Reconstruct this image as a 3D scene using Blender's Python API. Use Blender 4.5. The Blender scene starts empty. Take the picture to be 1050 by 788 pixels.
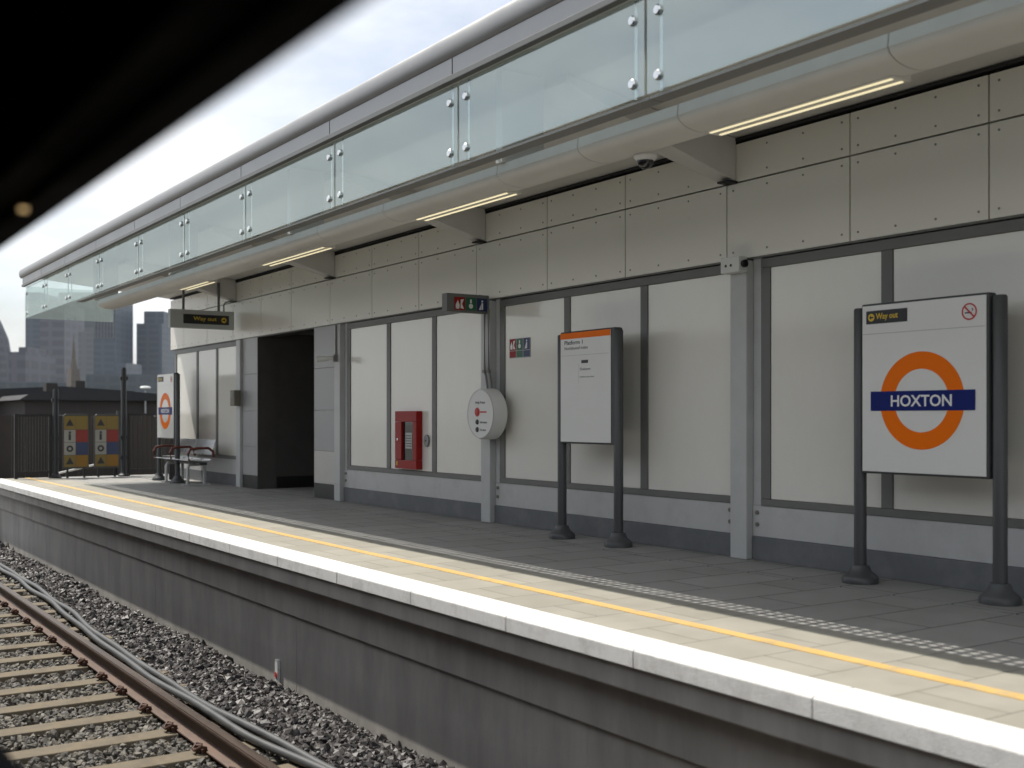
import bpy, bmesh, math, random
import numpy as np
from mathutils import Matrix, Vector
random.seed(7); RNG = np.random.default_rng(11)
S = bpy.context.scene
COL = S.collection
PI = math.pi

# ------------------------------------------------------------------ helpers
ROOT = {}
def tag(o, label=None, cat=None, group=None, kind=None):
    if label: o['label'] = label
    if cat: o['category'] = cat
    if group: o['group'] = group
    if kind: o['kind'] = kind
    return o
def thing(name, loc=(0, 0, 0), rz=0.0, label=None, cat=None, group=None, kind=None):
    o = bpy.data.objects.new(name, None); COL.objects.link(o)
    o.empty_display_size = .1
    o.location = loc; o.rotation_euler = (0, 0, rz)
    ROOT[o.name] = Matrix.Translation(loc) @ Matrix.Rotation(rz, 4, 'Z')
    return tag(o, label, cat, group, kind)
def root_of(o):
    while o.parent: o = o.parent
    return o
class MB:
    def __init__(s): s.v = []; s.f = []
    def add(s, vs, fs):
        b = len(s.v); s.v += [tuple(p) for p in vs]; s.f += [tuple(i + b for i in q) for q in fs]; return s
    def box(s, x0, x1, y0, y1, z0, z1):
        return s.add([(x0,y0,z0),(x1,y0,z0),(x1,y1,z0),(x0,y1,z0),(x0,y0,z1),(x1,y0,z1),(x1,y1,z1),(x0,y1,z1)],
                     [(0,3,2,1),(4,5,6,7),(0,1,5,4),(1,2,6,5),(2,3,7,6),(3,0,4,7)])
    def hexa(s, p):  # 8 points, bottom loop then top loop
        return s.add(p, [(0,3,2,1),(4,5,6,7),(0,1,5,4),(1,2,6,5),(2,3,7,6),(3,0,4,7)])
    def prism(s, prof, axis, a0, a1):
        n = len(prof)
        def P(p, a):
            if axis == 'y': return (p[0], a, p[1])
            if axis == 'x': return (a, p[0], p[1])
            return (p[0], p[1], a)
        vs = [P(p, a0) for p in prof] + [P(p, a1) for p in prof]
        fs = [(i, (i+1) % n, n + (i+1) % n, n + i) for i in range(n)]
        fs += [tuple(range(n-1, -1, -1)), tuple(range(n, 2*n))]
        return s.add(vs, fs)
    def cyl(s, p0, p1, r, n=16, r2=None, caps=True):
        p0 = Vector(p0); p1 = Vector(p1); d = (p1 - p0).normalized()
        u = d.orthogonal().normalized(); w = d.cross(u); r2 = r if r2 is None else r2
        vs = []
        for p, rr in ((p0, r), (p1, r2)):
            for i in range(n):
                a = 2*PI*i/n; vs.append(p + (u*math.cos(a) + w*math.sin(a))*rr)
        fs = [(i, (i+1) % n, n + (i+1) % n, n + i) for i in range(n)]
        if caps: fs += [tuple(range(n-1, -1, -1)), tuple(range(n, 2*n))]
        return s.add(vs, fs)
    def lathe(s, prof, c=(0,0,0), n=24, axis='z', flip=1):
        vs = []; m = len(prof)
        for i in range(n):
            a = 2*PI*i/n
            for r, h in prof:
                if axis == 'z': p = (c[0]+r*math.cos(a), c[1]+r*math.sin(a), c[2]+h)
                elif axis == 'y': p = (c[0]+r*math.cos(a), c[1]+h, c[2]+r*math.sin(a))
                else: p = (c[0]+h, c[1]+r*math.cos(a), c[2]+r*math.sin(a))
                vs.append(p)
        fs = []
        for i in range(n):
            j = (i+1) % n
            for k in range(m-1): fs.append((i*m+k, j*m+k, j*m+k+1, i*m+k+1))
        return s.add(vs, fs)
    def tube(s, path, r, n=8):
        path = [Vector(p) for p in path]; vs = []; up = Vector((0,0,1))
        for i, p in enumerate(path):
            d = (path[min(i+1, len(path)-1)] - path[max(i-1, 0)]).normalized()
            u = d.cross(up)
            u = u.normalized() if u.length > 1e-3 else Vector((1,0,0))
            w = u.cross(d)
            for k in range(n):
                a = 2*PI*k/n; vs.append(p + (u*math.cos(a) + w*math.sin(a))*r)
        fs = [(i*n+k, i*n+(k+1) % n, (i+1)*n+(k+1) % n, (i+1)*n+k) for i in range(len(path)-1) for k in range(n)]
        fs += [tuple(range(n)), tuple(range(len(vs)-1, len(vs)-n-1, -1))]
        return s.add(vs, fs)
    def ring(s, ro, ri, y0, y1, n=64, c=(0, 0)):  # annulus facing -Y
        vs = []
        for i in range(n):
            a = 2*PI*i/n; co, si = math.cos(a), math.sin(a)
            vs += [(c[0]+ro*co, y0, c[1]+ro*si), (c[0]+ri*co, y0, c[1]+ri*si), (c[0]+ri*co, y1, c[1]+ri*si), (c[0]+ro*co, y1, c[1]+ro*si)]
        fs = []
        for i in range(n):
            j = (i+1) % n
            for k in range(4):
                l = (k+1) % 4; fs.append((i*4+k, j*4+k, j*4+l, i*4+l))
        return s.add(vs, fs)
    def poly(s, pts, y0, y1):  # flat shape in XZ with thickness
        return s.prism(pts, 'y', y0, y1)
    def build(s, name, mat, parent=None, smooth=False, bevel=0.0, world=False, auto=None):
        me = bpy.data.meshes.new(name)
        vs = s.v
        if world and parent is not None:
            inv = ROOT[root_of(parent).name].inverted(); vs = [inv @ Vector(p) for p in vs]
        me.from_pydata([tuple(p) for p in vs], [], s.f)
        bm = bmesh.new(); bm.from_mesh(me); bmesh.ops.recalc_face_normals(bm, faces=bm.faces); bm.to_mesh(me); bm.free()
        me.materials.append(mat)
        o = bpy.data.objects.new(name, me); COL.objects.link(o)
        if parent is not None: o.parent = parent
        if smooth:
            me.polygons.foreach_set('use_smooth', [True]*len(me.polygons))
            me.set_sharp_from_angle(angle=math.radians(38))
        if bevel:
            m = o.modifiers.new('bevel', 'BEVEL'); m.width = bevel; m.segments = 2; m.limit_method = 'ANGLE'; m.angle_limit = math.radians(40)
        return o
def B(*a): return MB().box(*a)
def copy_tree(o, parent=None):
    c = o.copy(); COL.objects.link(c)
    if parent is not None: c.parent = parent
    for ch in [q for q in bpy.data.objects if q.parent == o]: copy_tree(ch, c)
    return c
def text(name, body, x, z, h, mat, parent, y, w=None, align='LEFT', bold=0.0, depth=.0012):
    cu = bpy.data.curves.new(name, 'FONT'); cu.body = body; cu.size = 1; cu.extrude = .002; cu.offset = bold
    cu.resolution_u = 3
    t = bpy.data.objects.new('tmp', cu); COL.objects.link(t)
    dg = bpy.context.evaluated_depsgraph_get()
    me = bpy.data.meshes.new_from_object(t.evaluated_get(dg))
    bpy.data.objects.remove(t)
    n = len(me.vertices); a = np.zeros(n*3); me.vertices.foreach_get('co', a); a = a.reshape(-1, 3)
    lo, hi = a.min(0), a.max(0)
    sy = h/(hi[1]-lo[1]); sx = sy if w is None else w/(hi[0]-lo[0])
    W = (hi[0]-lo[0])*sx
    ox = {'LEFT': x, 'CENTER': x - W/2, 'RIGHT': x - W}[align]
    b = np.empty_like(a); b[:, 0] = (a[:, 0]-lo[0])*sx + ox; b[:, 2] = (a[:, 1]-lo[1])*sy + z
    b[:, 1] = y - (a[:, 2]-lo[2])/(hi[2]-lo[2]+1e-9)*depth
    me.vertices.foreach_set('co', b.ravel()); me.update()
    me.materials.clear(); me.materials.append(mat); me.name = name
    o = bpy.data.objects.new(name, me); COL.objects.link(o); o.parent = parent
    return o

# ------------------------------------------------------------------ materials
def mat(name, col, rough=.5, metal=0.0, var=.08, vscale=3.0, bump=0.0, bscale=60.0, coat=0.0, spec=.5, dirt=None, dscale=1.2, damt=.3, stretch=(1, 1, 1), emit=None, estr=0.0):
    m = bpy.data.materials.new(name); m.use_nodes = True
    nt = m.node_tree; N = nt.nodes; L = nt.links; b = N['Principled BSDF']
    b.inputs['Roughness'].default_value = rough; b.inputs['Metallic'].default_value = metal
    b.inputs['Coat Weight'].default_value = coat; b.inputs['Coat Roughness'].default_value = .08
    b.inputs['Specular IOR Level'].default_value = spec
    tc = N.new('ShaderNodeTexCoord'); mp = N.new('ShaderNodeMapping'); mp.inputs['Scale'].default_value = stretch
    L.new(tc.outputs['Object'], mp.inputs['Vector'])
    nz = N.new('ShaderNodeTexNoise'); nz.inputs['Scale'].default_value = vscale; nz.inputs['Detail'].default_value = 6; nz.inputs['Roughness'].default_value = .6
    L.new(mp.outputs['Vector'], nz.inputs['Vector'])
    rp = N.new('ShaderNodeMapRange'); rp.inputs[1].default_value = .3; rp.inputs[2].default_value = .7
    rp.inputs[3].default_value = 1-var; rp.inputs[4].default_value = 1+var
    L.new(nz.outputs['Fac'], rp.inputs[0])
    mx = N.new('ShaderNodeVectorMath'); mx.operation = 'SCALE'; mx.inputs[0].default_value = col[:3]
    L.new(rp.outputs[0], mx.inputs['Scale']); out = mx.outputs[0]
    if dirt:
        n2 = N.new('ShaderNodeTexNoise'); n2.inputs['Scale'].default_value = dscale; n2.inputs['Detail'].default_value = 9; n2.inputs['Roughness'].default_value = .7
        L.new(mp.outputs['Vector'], n2.inputs['Vector'])
        r2 = N.new('ShaderNodeMapRange'); r2.inputs[1].default_value = .48; r2.inputs[2].default_value = .72; r2.inputs[4].default_value = damt
        L.new(n2.outputs['Fac'], r2.inputs[0])
        mm = N.new('ShaderNodeMix'); mm.data_type = 'RGBA'; mm.inputs[7].default_value = (*dirt, 1)
        L.new(r2.outputs[0], mm.inputs[0]); L.new(out, mm.inputs[6]); out = mm.outputs[2]
    L.new(out, b.inputs['Base Color'])
    r3 = N.new('ShaderNodeMapRange'); r3.inputs[1].default_value = .3; r3.inputs[2].default_value = .7
    rv = min(.18, var*2+.01)
    r3.inputs[3].default_value = max(.02, rough*(1-rv)); r3.inputs[4].default_value = min(1, rough*(1+rv))
    L.new(nz.outputs['Fac'], r3.inputs[0]); L.new(r3.outputs[0], b.inputs['Roughness'])
    if bump:
        n3 = N.new('ShaderNodeTexNoise'); n3.inputs['Scale'].default_value = bscale; n3.inputs['Detail'].default_value = 8
        L.new(mp.outputs['Vector'], n3.inputs['Vector'])
        bp = N.new('ShaderNodeBump'); bp.inputs['Strength'].default_value = bump; bp.inputs['Distance'].default_value = .01
        L.new(n3.outputs['Fac'], bp.inputs['Height']); L.new(bp.outputs[0], b.inputs['Normal'])
    if emit:
        b.inputs['Emission Color'].default_value = (*emit, 1); b.inputs['Emission Strength'].default_value = estr
    m['out'] = 0; del m['out']
    return m
M = {}
M['enamel'] = mat('white_enamel', (.81, .795, .735), .16, var=.015, vscale=.9, coat=.3, dirt=(.58, .57, .52), dscale=.8, damt=.2, stretch=(1, 1, .5))
M['clad'] = mat('warm_white_cladding', (.81, .785, .715), .28, var=.006, vscale=.8)
M['frame'] = mat('grey_frame_paint', (.15, .153, .145), .45, var=.06)
M['post'] = mat('light_grey_paint', (.5, .515, .51), .4, var=.05, dirt=(.25, .25, .24), damt=.2)
M['band'] = mat('pale_grey_panel', (.50, .51, .51), .35, var=.04, dirt=(.30, .30, .28), dscale=2.2, damt=.4)
M['plinth'] = mat('dark_grey_plinth', (.13, .138, .148), .6, var=.08, vscale=5, bump=.15, dirt=(.3, .3, .29), dscale=3.0, damt=.3)
M['rivet'] = mat('rivet_steel', (.24, .23, .21), .4, .6)
M['dark'] = mat('dark_void', (.02, .02, .02), .8, var=.1)
M['tile'] = mat('grey_tile', (.33, .335, .34), .35, var=.05)
M['tile_sunlit'] = mat('sunlit_tile', (.5, .49, .46), .35, var=.05)  # tile colour raised to paint in a patch of sunlight
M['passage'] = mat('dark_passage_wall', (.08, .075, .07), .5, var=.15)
M['soffit'] = mat('soffit_paint', (.64, .635, .61), .5, var=.04)
M['soffit_dark'] = mat('grey_drip_tray_paint', (.21, .21, .20), .5, var=.08)
M['tube'] = mat('service_duct_paint', (.68, .67, .63), .38, var=.05, dirt=(.5, .47, .4), damt=.15)
M['galv'] = mat('galvanised_steel', (.30, .31, .31), .5, .7, var=.12)
M['roofmetal'] = mat('aluminium_roof_edge', (.33, .33, .325), .42, .5, var=.08)
M['chrome'] = mat('polished_steel', (.72, .73, .72), .18, .9, var=.03)
M['signwhite'] = mat('sign_white', (.74, .75, .73), .22, var=.015, coat=.25)
M['signgrey'] = mat('sign_post_grey', (.055, .06, .062), .42, var=.1, dirt=(.12, .12, .11), damt=.2)
M['line'] = mat('pale_grey_line', (.42, .43, .42), .4)
M['orange'] = mat('sign_orange', (.86, .17, .004), .4, var=.02, spec=.12)
M['blue'] = mat('sign_blue', (.012, .022, .15), .4, var=.02, spec=.12)
M['letter'] = mat('letter_white', (.78, .79, .78), .35, var=.01)
M['black'] = mat('black_paint', (.012, .012, .012), .4)
M['ink'] = mat('dark_ink', (.03, .03, .035), .5)
M['yellow'] = mat('letter_yellow', (.75, .52, .03), .4)
M['red'] = mat('red_paint', (.30, .010, .008), .4, var=.05, spec=.25)
M['redink'] = mat('red_ink', (.5, .03, .03), .4)
M['green'] = mat('green_ink', (.015, .12, .055), .4)
M['navy'] = mat('navy_ink', (.015, .03, .11), .4)
M['plastic'] = mat('white_plastic', (.68, .69, .67), .35, var=.02)
M['duct'] = mat('conduit_grey', (.20, .20, .19), .5)
M['rail'] = mat('rusty_rail', (.085, .052, .036), .55, .35, var=.25, vscale=14, bump=.2, bscale=90, stretch=(1, .3, 1))
M['railhead'] = mat('dull_rail_head', (.10, .075, .06), .4, .7, var=.2, vscale=10, stretch=(1, .1, 1))
M['clip'] = mat('rust_clip', (.07, .03, .018), .7, var=.3, vscale=20)
M['sleeper'] = mat('sleeper_concrete', (.14, .114, .076), .85, var=.3, vscale=6, bump=.3, bscale=70, dirt=(.06, .046, .034), dscale=2.6, damt=.75)
M['cable'] = mat('grey_cable', (.06, .063, .065), .5, var=.15, vscale=4)
M['bed'] = mat('track_bed_dirt', (.10, .09, .075), .95, var=.3, vscale=8, bump=.5, bscale=40)
M['steel'] = mat('bench_steel', (.45, .46, .46), .3, .8, var=.06)
M['benchred'] = mat('bench_arm_orange', (.13, .03, .018), .4)
M['seatdark'] = mat('bench_dark_beam', (.05, .05, .055), .5)
M['fence'] = mat('black_railing', (.012, .013, .014), .5)
M['brickdark'] = mat('dark_brick', (.03, .025, .022), .9, var=.35, vscale=4)
M['slate'] = mat('slate_roof', (.02, .02, .022), .9, var=.25, vscale=5)
M['stone'] = mat('old_stone', (.11, .092, .075), .9, var=.2, vscale=.4)
M['viaduct'] = mat('viaduct_brick', (.03, .026, .022), .9, var=.25, vscale=2)
M['ground'] = mat('street_ground', (.09, .088, .08), .95, var=.3, vscale=.05)
M['black_in'] = mat('carriage_black_lining', (.003, .003, .0032), .9, var=.1, spec=.1)
M['train_white'] = mat('carriage_white', (.6, .6, .6), .35, var=.03)
M['train_blue'] = mat('carriage_blue', (.02, .03, .12), .35, var=.03)
M['rubber'] = mat('black_rubber', (.012, .012, .012), .7)
M['lamp'] = mat('lamp_tube', (.8, .75, .5), .4, emit=(1, .88, .55), estr=.62)
M['amber'] = mat('amber_reflected_light', (.8, .5, .2), .4, emit=(1, .70, .32), estr=.6)  # emission imitates a warm interior light reflected at the window
M['domeglass'] = mat('smoked_dome', (.01, .01, .011), .08, spec=.7)
M['leaf'] = mat('roof_felt', (.06, .06, .06), .9, var=.2)

def concrete_wall():
    m = mat('platform_wall_concrete', (.36, .343, .315), .85, var=.2, vscale=2.6, bump=.25, bscale=45, dirt=(.19, .18, .165), dscale=3.2, damt=.4, stretch=(1, 1, .28))
    return m
M['concrete'] = concrete_wall()
def paving(name, c1, c2, bw, bh, mortar, rot=0):
    m = mat(name, c1, .8, var=.10, vscale=3.0, bump=.12, bscale=120, dirt=c2, dscale=1.1, damt=.45)
    nt = m.node_tree; N = nt.nodes; L = nt.links; b = N['Principled BSDF']
    src = b.inputs['Base Color'].links[0].from_socket
    tc = N.new('ShaderNodeTexCoord'); mp = N.new('ShaderNodeMapping'); L.new(tc.outputs['Object'], mp.inputs['Vector'])
    mp.inputs['Rotation'].default_value = (0, 0, rot)
    br = N.new('ShaderNodeTexBrick'); br.offset = 0.5
    br.inputs['Scale'].default_value = 1; br.inputs['Brick Width'].default_value = bw; br.inputs['Row Height'].default_value = bh
    br.inputs['Mortar Size'].default_value = mortar; br.inputs['Mortar Smooth'].default_value = .3
    br.inputs['Color1'].default_value = (1, 1, 1, 1); br.inputs['Color2'].default_value = (.86, .86, .86, 1); br.inputs['Mortar'].default_value = (.30, .29, .28, 1)
    L.new(mp.outputs['Vector'], br.inputs['Vector'])
    mm = N.new('ShaderNodeMix'); mm.data_type = 'RGBA'; mm.blend_type = 'MULTIPLY'; mm.inputs[0].default_value = 1
    L.new(src, mm.inputs[6]); L.new(br.outputs['Color'], mm.inputs[7]); L.new(mm.outputs[2], b.inputs['Base Color'])
    return m
M['slab'] = paving('shaded_grey_paving', (.275, .272, .258), (.20, .197, .185), .9, .45, .008)  # cooler tone: canopy shade put into the slab colour
M['edgepave'] = paving('sunlit_buff_paving', (.30, .285, .24), (.235, .22, .185), .9, .45, .004)  # same paving in a warmer tone, sunlight put into the colour
M['coping'] = mat('white_painted_coping', (.74, .74, .72), .7, var=.05, vscale=30, bump=.5, bscale=160, dirt=(.33, .32, .29), dscale=5, damt=.5)
M['yline'] = mat('worn_yellow_line', (.56, .36, .11), .7, var=.08, vscale=6, dirt=(.33, .29, .21), dscale=9, damt=.9)

def rocks(name, cols, rough, spec):
    m = bpy.data.materials.new(name); m.use_nodes = True
    nt = m.node_tree; N = nt.nodes; L = nt.links; b = N['Principled BSDF']
    g = N.new('ShaderNodeNewGeometry'); r = N.new('ShaderNodeValToRGB')
    els = r.color_ramp.elements; n = len(cols)
    els[0].color = (*cols[0], 1); els[1].color = (*cols[-1], 1)
    for i in range(1, n-1):
        e = els.new(i/(n-1)); e.color = (*cols[i], 1)
    L.new(g.outputs['Random Per Island'], r.inputs[0])
    tc = N.new('ShaderNodeTexCoord'); nz = N.new('ShaderNodeTexNoise'); nz.inputs['Scale'].default_value = 90; nz.inputs['Detail'].default_value = 4
    L.new(tc.outputs['Object'], nz.inputs['Vector'])
    mr = N.new('ShaderNodeMapRange'); mr.inputs[3].default_value = .6; mr.inputs[4].default_value = 1.4; L.new(nz.outputs['Fac'], mr.inputs[0])
    sc = N.new('ShaderNodeVectorMath'); sc.operation = 'SCALE'; L.new(r.outputs[0], sc.inputs[0]); L.new(mr.outputs[0], sc.inputs['Scale'])
    L.new(sc.outputs[0], b.inputs['Base Color']); b.inputs['Roughness'].default_value = rough; b.inputs['Specular IOR Level'].default_value = spec
    return m
M['rock_dark'] = rocks('dark_ballast', [(.018, .016, .016), (.035, .032, .032), (.055, .05, .049), (.04, .034, .033), (.10, .09, .085)], .52, .42)
M['rock_grey'] = rocks('dusty_ballast', [(.06, .056, .05), (.11, .103, .09), (.15, .135, .11), (.09, .085, .08), (.20, .185, .155)], .7, .4)

def glass_mat():
    # thin pane: the front face reflects and scatters, the inner face only passes light on
    m = bpy.data.materials.new('fascia_glass'); m.use_nodes = True
    nt = m.node_tree; N = nt.nodes; L = nt.links; N.remove(N['Principled BSDF']); out = N['Material Output']
    tr = N.new('ShaderNodeBsdfTransparent'); tr.inputs[0].default_value = (.80, .90, .88, 1)
    clear = N.new('ShaderNodeBsdfTransparent')
    df = N.new('ShaderNodeBsdfDiffuse'); df.inputs[0].default_value = (.62, .74, .71, 1)
    tl = N.new('ShaderNodeBsdfTranslucent'); tl.inputs[0].default_value = (.62, .74, .71, 1)
    ds = N.new('ShaderNodeMixShader'); ds.inputs[0].default_value = .5; L.new(df.outputs[0], ds.inputs[1]); L.new(tl.outputs[0], ds.inputs[2])
    gl = N.new('ShaderNodeBsdfGlossy'); gl.inputs['Roughness'].default_value = .06; gl.inputs[0].default_value = (.88, .97, .95, 1)
    tc = N.new('ShaderNodeTexCoord'); nz = N.new('ShaderNodeTexNoise'); nz.inputs['Scale'].default_value = .55; nz.inputs['Detail'].default_value = 7
    L.new(tc.outputs['Object'], nz.inputs['Vector'])
    mr = N.new('ShaderNodeMapRange'); mr.inputs[1].default_value = .3; mr.inputs[2].default_value = .7; mr.inputs[3].default_value = .24; mr.inputs[4].default_value = .42
    L.new(nz.outputs['Fac'], mr.inputs[0])
    n2 = N.new('ShaderNodeTexNoise'); n2.inputs['Scale'].default_value = .35; n2.inputs['Detail'].default_value = 3; L.new(tc.outputs['Object'], n2.inputs['Vector'])
    bp = N.new('ShaderNodeBump'); bp.inputs['Strength'].default_value = .25; bp.inputs['Distance'].default_value = .12; L.new(n2.outputs['Fac'], bp.inputs['Height']); L.new(bp.outputs[0], gl.inputs['Normal'])
    m1 = N.new('ShaderNodeMixShader'); L.new(mr.outputs[0], m1.inputs[0]); L.new(tr.outputs[0], m1.inputs[1]); L.new(ds.outputs[0], m1.inputs[2])
    m2 = N.new('ShaderNodeMixShader'); m2.inputs[0].default_value = .27; L.new(m1.outputs[0], m2.inputs[1]); L.new(gl.outputs[0], m2.inputs[2])
    ge = N.new('ShaderNodeNewGeometry'); m3 = N.new('ShaderNodeMixShader'); L.new(ge.outputs['Backfacing'], m3.inputs[0])
    L.new(m2.outputs[0], m3.inputs[1]); L.new(clear.outputs[0], m3.inputs[2])
    L.new(m3.outputs[0], out.inputs['Surface'])
    return m
M['glass'] = glass_mat()
M['darkglass'] = mat('dark_window_glass', (.015, .018, .02), .06, spec=.8)

def tower_mat(name, col, line, sx, sz, amt=.5, vert=False):
    m = mat(name, col, .5, var=.08, vscale=.03)
    nt = m.node_tree; N = nt.nodes; L = nt.links; b = N['Principled BSDF']
    src = b.inputs['Base Color'].links[0].from_socket
    tc = N.new('ShaderNodeTexCoord'); sp = N.new('ShaderNodeSeparateXYZ'); L.new(tc.outputs['Object'], sp.inputs[0])
    ad = N.new('ShaderNodeMath'); ad.operation = 'ADD'; L.new(sp.outputs[0], ad.inputs[0]); L.new(sp.outputs[1], ad.inputs[1])
    def stripe(sock, period, duty):
        d = N.new('ShaderNodeMath'); d.operation = 'DIVIDE'; d.inputs[1].default_value = period; L.new(sock, d.inputs[0])
        fr = N.new('ShaderNodeMath'); fr.operation = 'FRACT'; L.new(d.outputs[0], fr.inputs[0])
        g = N.new('ShaderNodeMath'); g.operation = 'GREATER_THAN'; g.inputs[1].default_value = duty; L.new(fr.outputs[0], g.inputs[0]); return g.outputs[0]
    a = stripe(sp.outputs[2], sz, .6); c = stripe(ad.outputs[0], sx, .75)
    mxx = N.new('ShaderNodeMath'); mxx.operation = 'MAXIMUM'
    L.new(a, mxx.inputs[0]); L.new(c, mxx.inputs[1])
    mu = N.new('ShaderNodeMath'); mu.operation = 'MULTIPLY'; mu.inputs[1].default_value = amt; L.new(mxx.outputs[0], mu.inputs[0])
    mm = N.new('ShaderNodeMix'); mm.data_type = 'RGBA'; mm.inputs[7].default_value = (*line, 1)
    L.new(mu.outputs[0], mm.inputs[0]); L.new(src, mm.inputs[6]); L.new(mm.outputs[2], b.inputs['Base Color'])
    return m
M['tw_blue'] = tower_mat('blue_grey_curtain_wall', (.026, .042, .066), (.06, .08, .11), 9, 4.2)
M['tw_violet'] = tower_mat('violet_grey_facade', (.045, .046, .062), (.10, .10, .12), 12, 7)
M['tw_dark'] = tower_mat('dark_teal_facade', (.035, .05, .06), (.06, .08, .09), 7, 4.2)
M['tw_pale'] = tower_mat('pale_grey_facade', (.10, .108, .118), (.14, .15, .16), 14, 4.2)

# ------------------------------------------------------------------ camera model (metres; z = 0 is the platform top)
FPX, TH, YH = 1165.6, .5897, 427.86
cT, sT = math.cos(TH), math.sin(TH)
def ray(x, y):
    a = (x-525)/FPX; b = (YH-y)/FPX
    return a*cT+sT, -a*sT+cT, b
def at_dist(x, y, d):      # a far landmark's bearing and height, at a real distance d
    r = ray(x, y); return r[0]*d, r[1]*d, 1.2+r[2]*d

WX = 7.02        # face of white wall panels
CX = 3.786       # platform edge
NEAR, FAR = -6.0, 23.9
P_POST = [2.96, 6.935, 10.925, 14.875, 18.845]

# ------------------------------------------------------------------ ground, viaduct, track bed
o = B(-1400, 1800, -600, 2400, -8.5, -8.0).build('ground', M['ground']); tag(o, kind='structure')
o = MB().prism([(-7.5, -8), (-7.5, -1.20), (3.3, -1.20), (3.96, -1.36), (9.6, -1.36), (9.6, -8)], 'y', -60, 140).build('track_bed', M['bed']); tag(o, kind='structure')
wl = thing('viaduct_wall', (9.8, 30, -8), 0, 'long brown brick viaduct parapet running on beyond the far platform end', 'wall')
B(9.62, 9.95, 24, 140, -8, -.15).build('brickwork', M['viaduct'], wl, world=True)
B(9.56, 10.01, 24, 140, -.148, -.02).build('capping', M['stone'], wl, world=True)

def stones(n, fx, zfun, size, seed):
    r = np.random.default_rng(seed)
    t = (1+5**.5)/2
    ico = np.array([(-1,t,0),(1,t,0),(-1,-t,0),(1,-t,0),(0,-1,t),(0,1,t),(0,-1,-t),(0,1,-t),(t,0,-1),(t,0,1),(-t,0,-1),(-t,0,1)], float)/1.9
    fc = np.array([(0,11,5),(0,5,1),(0,1,7),(0,7,10),(0,10,11),(1,5,9),(5,11,4),(11,10,2),(10,7,6),(7,1,8),(3,9,4),(3,4,2),(3,2,6),(3,6,8),(3,8,9),(4,9,5),(2,4,11),(6,2,10),(8,6,7),(9,8,1)])
    xy = fx(r, n)
    n = len(xy)
    s = size*(.6+.9*r.random(n)**1.6)/2
    v = ico[None]*(.55+.75*r.random((n, 12, 1)))
    v = v*(.65+.7*r.random((n, 1, 3)))
    q = r.normal(size=(n, 4)); q /= np.linalg.norm(q, axis=1, keepdims=True)
    w, x, y, z = q.T
    R = np.stack([1-2*(y*y+z*z), 2*(x*y-z*w), 2*(x*z+y*w), 2*(x*y+z*w), 1-2*(x*x+z*z), 2*(y*z-x*w), 2*(x*z-y*w), 2*(y*z+x*w), 1-2*(x*x+y*y)], -1).reshape(n, 3, 3)
    v = np.einsum('nij,nkj->nki', R, v)*s[:, None, None]
    v[:, :, 0] += xy[:, 0, None]; v[:, :, 1] += xy[:, 1, None]; v[:, :, 2] += (zfun(xy[:, 0], xy[:, 1], r))[:, None]
    return v.reshape(-1, 3), (fc[None]+12*np.arange(n)[:, None, None]).reshape(-1, 3)
def stone_obj(name, parts, m, label):
    vs = []; fs = []; b = 0
    for v, f in parts: vs.append(v); fs.append(f+b); b += len(v)
    v = np.concatenate(vs); f = np.concatenate(fs)
    me = bpy.data.meshes.new(name); me.vertices.add(len(v)); me.vertices.foreach_set('co', v.ravel().astype(np.float32))
    me.loops.add(len(f)*3); me.loops.foreach_set('vertex_index', f.ravel().astype(np.int32))
    me.polygons.add(len(f)); me.polygons.foreach_set('loop_start', np.arange(0, len(f)*3, 3, dtype=np.int32))
    me.update(calc_edges=True); me.validate(); me.shade_flat(); me.materials.append(m)
    o = bpy.data.objects.new(name, me); COL.objects.link(o); tag(o, label, 'ballast', None, 'stuff'); return o
def shoulder_z(x, y, r):
    base = -1.10 - np.clip((x-3.1)/.85, 0, 1)**1.3*.16
    hump = .05*np.sin(y*1.7)*np.sin(x*5+y*.6)
    return base + hump*.6 - .05*r.random(len(x)) + .035*r.random(len(x))
def f_sh(y0, y1):
    return lambda r, n: np.stack([3.02+.97*r.random(n), y0+(y1-y0)*r.random(n)], 1)
stone_obj('shoulder_ballast', [stones(24000, f_sh(5, 13), shoulder_z, .056, 1), stones(12000, f_sh(13, 22), shoulder_z, .066, 2), stones(7000, f_sh(22, 46), shoulder_z, .10, 3)],
          M['rock_dark'], 'dark glinting loose ballast stones heaped against the platform wall')
SP, SY0 = .65, 5.0
def crib(y0, y1):
    def f(r, n):
        x = .45+2.75*r.random(n); y = y0+(y1-y0)*r.random(n)
        ph = ((y-SY0)/SP) % 1.0
        k = (np.abs(ph-.5) < .33) | (r.random(n) < .02)
        return np.stack([x, y], 1)[k]
    return f
crib_z = lambda x, y, r: -1.135 + .03*r.random(len(x))
stone_obj('track_ballast', [stones(26000, crib(5, 15), crib_z, .046, 4), stones(8000, crib(15, 26), crib_z, .07, 5), stones(6000, crib(26, 46), crib_z, .09, 6)],
          M['rock_grey'], 'dusty grey ballast stones filling the gaps between the sleepers')

# rails
def rail(x, label):
    t = thing('rail', (x, 0, -1.07), 0, label, 'rail')
    prof = [(-.07, 0), (.07, 0), (.07, .012), (.02, .03), (.009, .045), (.009, .115), (.036, .128), (.036, .148), (-.036, .148), (-.036, .128), (-.009, .115), (-.009, .045), (-.02, .03), (-.07, .012)]
    MB().prism(prof, 'y', -20, 130).build('rail_web', M['rail'], t, bevel=.003)
    MB().prism([(-.034, .1485), (.034, .1485), (.030, .156), (-.030, .156)], 'y', -20, 130).build('rail_head', M['railhead'], t)
rail(2.62, 'rusty brown running rail nearest the platform, beside the grey cables')
rail(1.15, 'rusty brown running rail at the bottom left, farther from the platform')
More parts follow.
